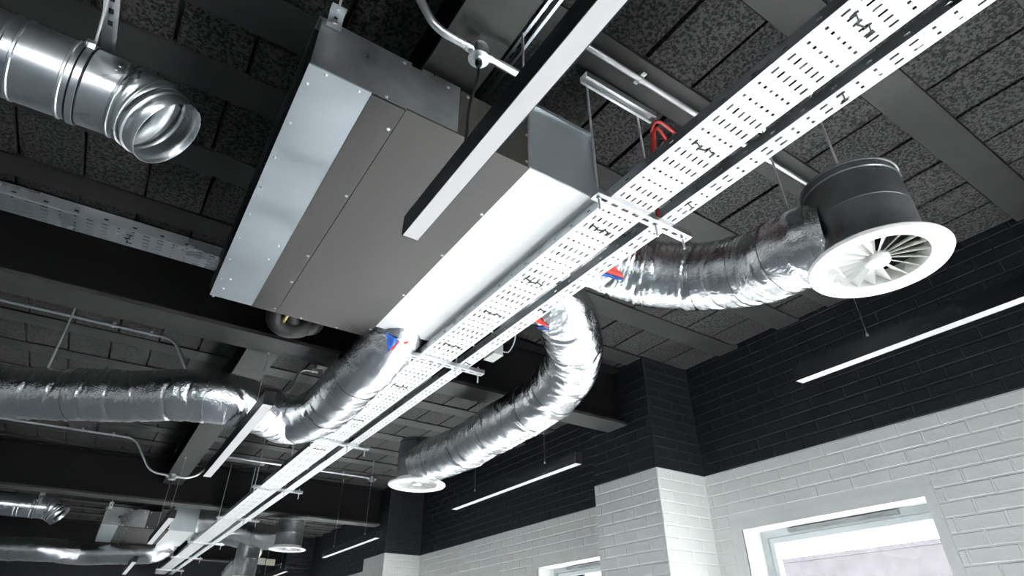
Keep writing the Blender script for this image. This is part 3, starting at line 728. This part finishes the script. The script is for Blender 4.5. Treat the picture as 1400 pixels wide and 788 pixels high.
# ------------------------------------------------------------------ spiral ducts
def spiral(label, ch0=-.5):
    C = Vector((0, 1.845, 1.60)); xe = -.348; r = .130
    t = thing('spiral_duct', (xe, 1.845, 1.45), label, 'duct')
    MB().tube([(-3.4, C.y, C.z)]+[(x, C.y, C.z) for x in (-2.5, -1.6, -.9, xe)], r, 56, caps=False).build('duct_pipe', GALV, t, True)
    for x in (-.668, -.632, -.505, -.354, -1.2, -1.9):
        MB().tube([(x-.006, C.y, C.z), (x-.003, C.y, C.z), (x+.003, C.y, C.z), (x+.006, C.y, C.z)], r, 56, caps=False, rfun=lambda i: r+(.0005, .0035, .0035, .0005)[i]).build('seam_bead', GALV, t, True)
    # segmented elbow turning down, then a short open spigot
    p = Vector((xe, C.y, C.z)); d = X_.copy(); ang = 0; bend = Vector((.0, -.25, -1)).normalized()
    rings = [(p.copy(), d.copy())]
    for k, (a_, L) in enumerate(((19, .075), (19, .030))):
        ang += math.radians(a_); d2 = X_*math.cos(ang)+bend*math.sin(ang); p2 = p+d2*L
        half = (d+d2).normalized()
        sg = MB(); n = 56
        def ring(c, dd, nn, rr):
            # ellipse where the segment (axis dd) is cut by plane normal nn
            a = Y_-dd*Y_.dot(dd); a.normalize(); b_ = dd.cross(a); out = []
            for q in range(n):
                v = a*math.cos(2*math.pi*q/n)*rr+b_*math.sin(2*math.pi*q/n)*rr; tt = -v.dot(nn)/dd.dot(nn); out.append(c+v+dd*tt)
            return out
        ang2 = ang+math.radians(19 if k < 1 else 0); d3 = X_*math.cos(ang2)+bend*math.sin(ang2); nn2 = (d2+d3).normalized()
        A, B = ring(p, d2, half, r+.001*k), ring(p2, d2, nn2, r+.001*k)
        sg.v = A+B; sg.f = [(q, (q+1) % n, n+(q+1) % n, n+q) for q in range(n)]
        sg.build('elbow_segment', GALV, t, True, solid=.002)
        bd_ = MB(); A1, A2 = ring(p-d2*.003, d2, half, r+.005), ring(p+d2*.005, d2, half, r+.005)
        A0, A3 = ring(p-d2*.006, d2, half, r+.001), ring(p+d2*.008, d2, half, r+.001)
        bd_.v = A0+A1+A2+A3; bd_.f = [(m_*n+q, m_*n+(q+1) % n, (m_+1)*n+(q+1) % n, (m_+1)*n+q) for m_ in range(3) for q in range(n)]
        bd_.build('seam_bead', GALV, t, True)
        p, d = p2, d2
    A, B = ring(p, d, d, r-.004), ring(p+d*.075, d, d, r-.004); sp = MB(); sp.v = A+B; sp.f = [(q, (q+1) % n, n+(q+1) % n, n+q) for q in range(n)]
    sp.build('open_spigot', GALV, t, True, solid=.0018)
    bd_ = MB(); bd_.v = ring(p+d*.010, d, d, r-.003)+ring(p+d*.014, d, d, r+.003)+ring(p+d*.022, d, d, r+.003)+ring(p+d*.026, d, d, r-.003); bd_.f = [(m_*n+q, m_*n+(q+1) % n, (m_+1)*n+(q+1) % n, (m_+1)*n+q) for m_ in range(3) for q in range(n)]
    bd_.build('seam_bead', GALV, t, True)
    # strap clamp and hanger channel
    for x in (-.468,):
        MB().tube([(x-.016, C.y, C.z), (x-.015, C.y, C.z), (x+.015, C.y, C.z), (x+.016, C.y, C.z)], r, 56, caps=False, rfun=lambda i: r+(.001, .004, .004, .001)[i]).build('clamp_rubber', BLACKF, t, True)
        cl = MB().tube([(x-.010, C.y, C.z), (x-.009, C.y, C.z), (x+.009, C.y, C.z), (x+.010, C.y, C.z)], r, 56, caps=False, rfun=lambda i: r+(.004, .0065, .0065, .004)[i]).build('strap_clamp', ZINC, t, True)
        MB().box((x-.013, C.y-r-.022, C.z+.045), (x+.013, C.y-r+.03, C.z+.060)).build('clamp_lug', ZINC, cl)
    hz = C.z+.150; hx = PZ(150, 40, hz).x
    MB().perf((hx-.0205, ch0, hz), Y_, X_, 1.95-ch0, .041, [(q*.05+.02, q*.05+.044, [(.013, .028)]) for q in range(44)]).build('hanger_channel', ZINC, t, solid=.003)
    ss = MB().box((hx-.022, ch0, hz-.002), (hx-.019, 1.95, hz+.021)); ss.box((hx+.019, ch0, hz-.002), (hx+.022, 1.95, hz+.021)); ss.box((hx-.025, 1.50, hz-.006), (hx+.025, 1.56, hz-.002)); ss.build('channel_sides', ZINC, t)
    MB().tube([(hx-.005, 1.54, hz-.008), (-.47, 1.74, C.z+.10)], .0045, 8).build('stay_rod', ROD, t, True)
    for yy in (max(.1, ch0+.1), 1.3): MB().tube([(hx, yy, hz), (hx, yy, H)], .004, 8).build('hanger_rod', ROD, t, True)
    for (dx, dz, dy) in ((.03, .02, -1), (.035, .0, -1), (.02, -.085, -1)): screw(t, (xe-dx, C.y-math.sqrt(r*r-dz*dz)+.001, C.z+dz), .004, Vector((0, -1, 0)))
    return t
SP1 = spiral('bright round galvanised duct with an open angled end under the joists')
SP2 = spiral('round galvanised duct with angled end beyond the second cross beam', .75)
SP2.location = SP2.location + Vector((-.25, 7.70, -.02))

# duct support rods on the long foil duct
for k, (x, y, z) in enumerate(((-.532, 4.22, 1.45),)):
    MBt = MB().tube([(x, y, z), (x, y, H)], .006, 8).build('support_rod', ROD, None, True); tag(MBt, 'slanting-looking bare rod holding the long foil duct by the thin conduit', 'rod')
# small white junction box and cable loops at the trays
sj = thing('cable_box', (1.60, 2.62, 1.43), 'small white junction box with loose cables beside the narrow tray', 'box')
bx = MB().box((1.575, 2.55, 1.455), (1.635, 2.66, 1.52)).build('box_body', WHITEP, sj); MB().box((1.573, 2.548, 1.450), (1.637, 2.662, 1.4545)).build('box_lid', WHITEP, sj)
MB().tube(spline([(1.635, 2.57, 1.49), (1.67, 2.55, 1.48), (1.68, 2.50, 1.53), (1.66, 2.45, 1.60)], .02), .004, 8).build('cable', WHITEC, sj, True)
MB().tube(spline([(1.575, 2.60, 1.49), (1.50, 2.58, 1.45), (1.40, 2.52, 1.46), (1.34, 2.48, 1.43), (1.30, 2.46, 1.39)], .02), .005, 8).build('cable', WHITEC, sj, True)
MB().tube(spline([(1.26, 2.38, 1.385), (1.36, 2.33, 1.45), (1.42, 2.34, 1.47), (1.47, 2.40, 1.44), (1.45, 2.50, 1.385)], .02), .006, 8).build('cable', WHITEC, sj, True)

# ------------------------------------------------------------------ far bay: ducts, boards
f1 = [(1.08, 9.50, 1.585), (1.42, 9.48, 1.585), (1.65, 9.2, 1.48), (1.85, 8.7, 1.34), (1.95, 8.2, 1.27), (1.985, 8.05, 1.26)]
flex_duct('foil duct in the distance running to the drum diffuser before the far boards', f1, .15, 5, (.3, .6), [], n=32, step=.03)
f2 = [(1.08, 10.2, 1.575), (1.38, 10.2, 1.575), PZ(330, 735, 1.5), PZ(347, 745, 1.42), PZ(340, 762, 1.28), PZ(326, 774, 1.2), PZ(316, 786, 1.12)]
flex_duct('short foil duct with bright bend in the distance beside the far tray end', f2, .15, 6, (.4, .7), [], n=32, step=.03)
f3 = [(.95, 10.62, 1.55), (.93, 10.8, 1.42), PZ(212, 755, 1.31), PZ(185, 757, 1.28), PZ(150, 757, 1.27), PZ(110, 757, 1.26), PZ(60, 752, 1.26), PZ(0, 750, 1.26), (-1.8, 11.2, 1.26)]
flex_duct('foil duct in the distance running away under the farther fan coil unit', f3, .15, 7, (.2, .35, .5, .6, .7, .8), [], n=32, step=.03)
for k, (px, tp) in enumerate((((351, 763), (362.5, 773)), ((364, 764.5), (375, 774)))):
    a, b = PY(*px, 12.66), PY(*tp, 12.66)
    bo_ = thing('notice_board', (a.x, 12.66, b.z), 'small %s board fixed to the farthest cross beam' % ('pale' if k == 0 else 'yellowish'), 'board')
    MB().box((a.x, 12.655, b.z), (b.x, 12.678, a.z)).build('board_panel', SIGN if k == 0 else mat('board_cream', (.55, .52, .40), .5), bo_)
    fr = MB()
    for (x0, x1, z0, z1) in ((a.x-.006, b.x+.006, a.z, a.z+.006), (a.x-.006, b.x+.006, b.z-.006, b.z), (a.x-.006, a.x, b.z, a.z), (b.x, b.x+.006, b.z, a.z)): fr.box((x0, 12.650, z0), (x1, 12.679, z1))
    fr.build('board_frame', BLACKF, bo_)
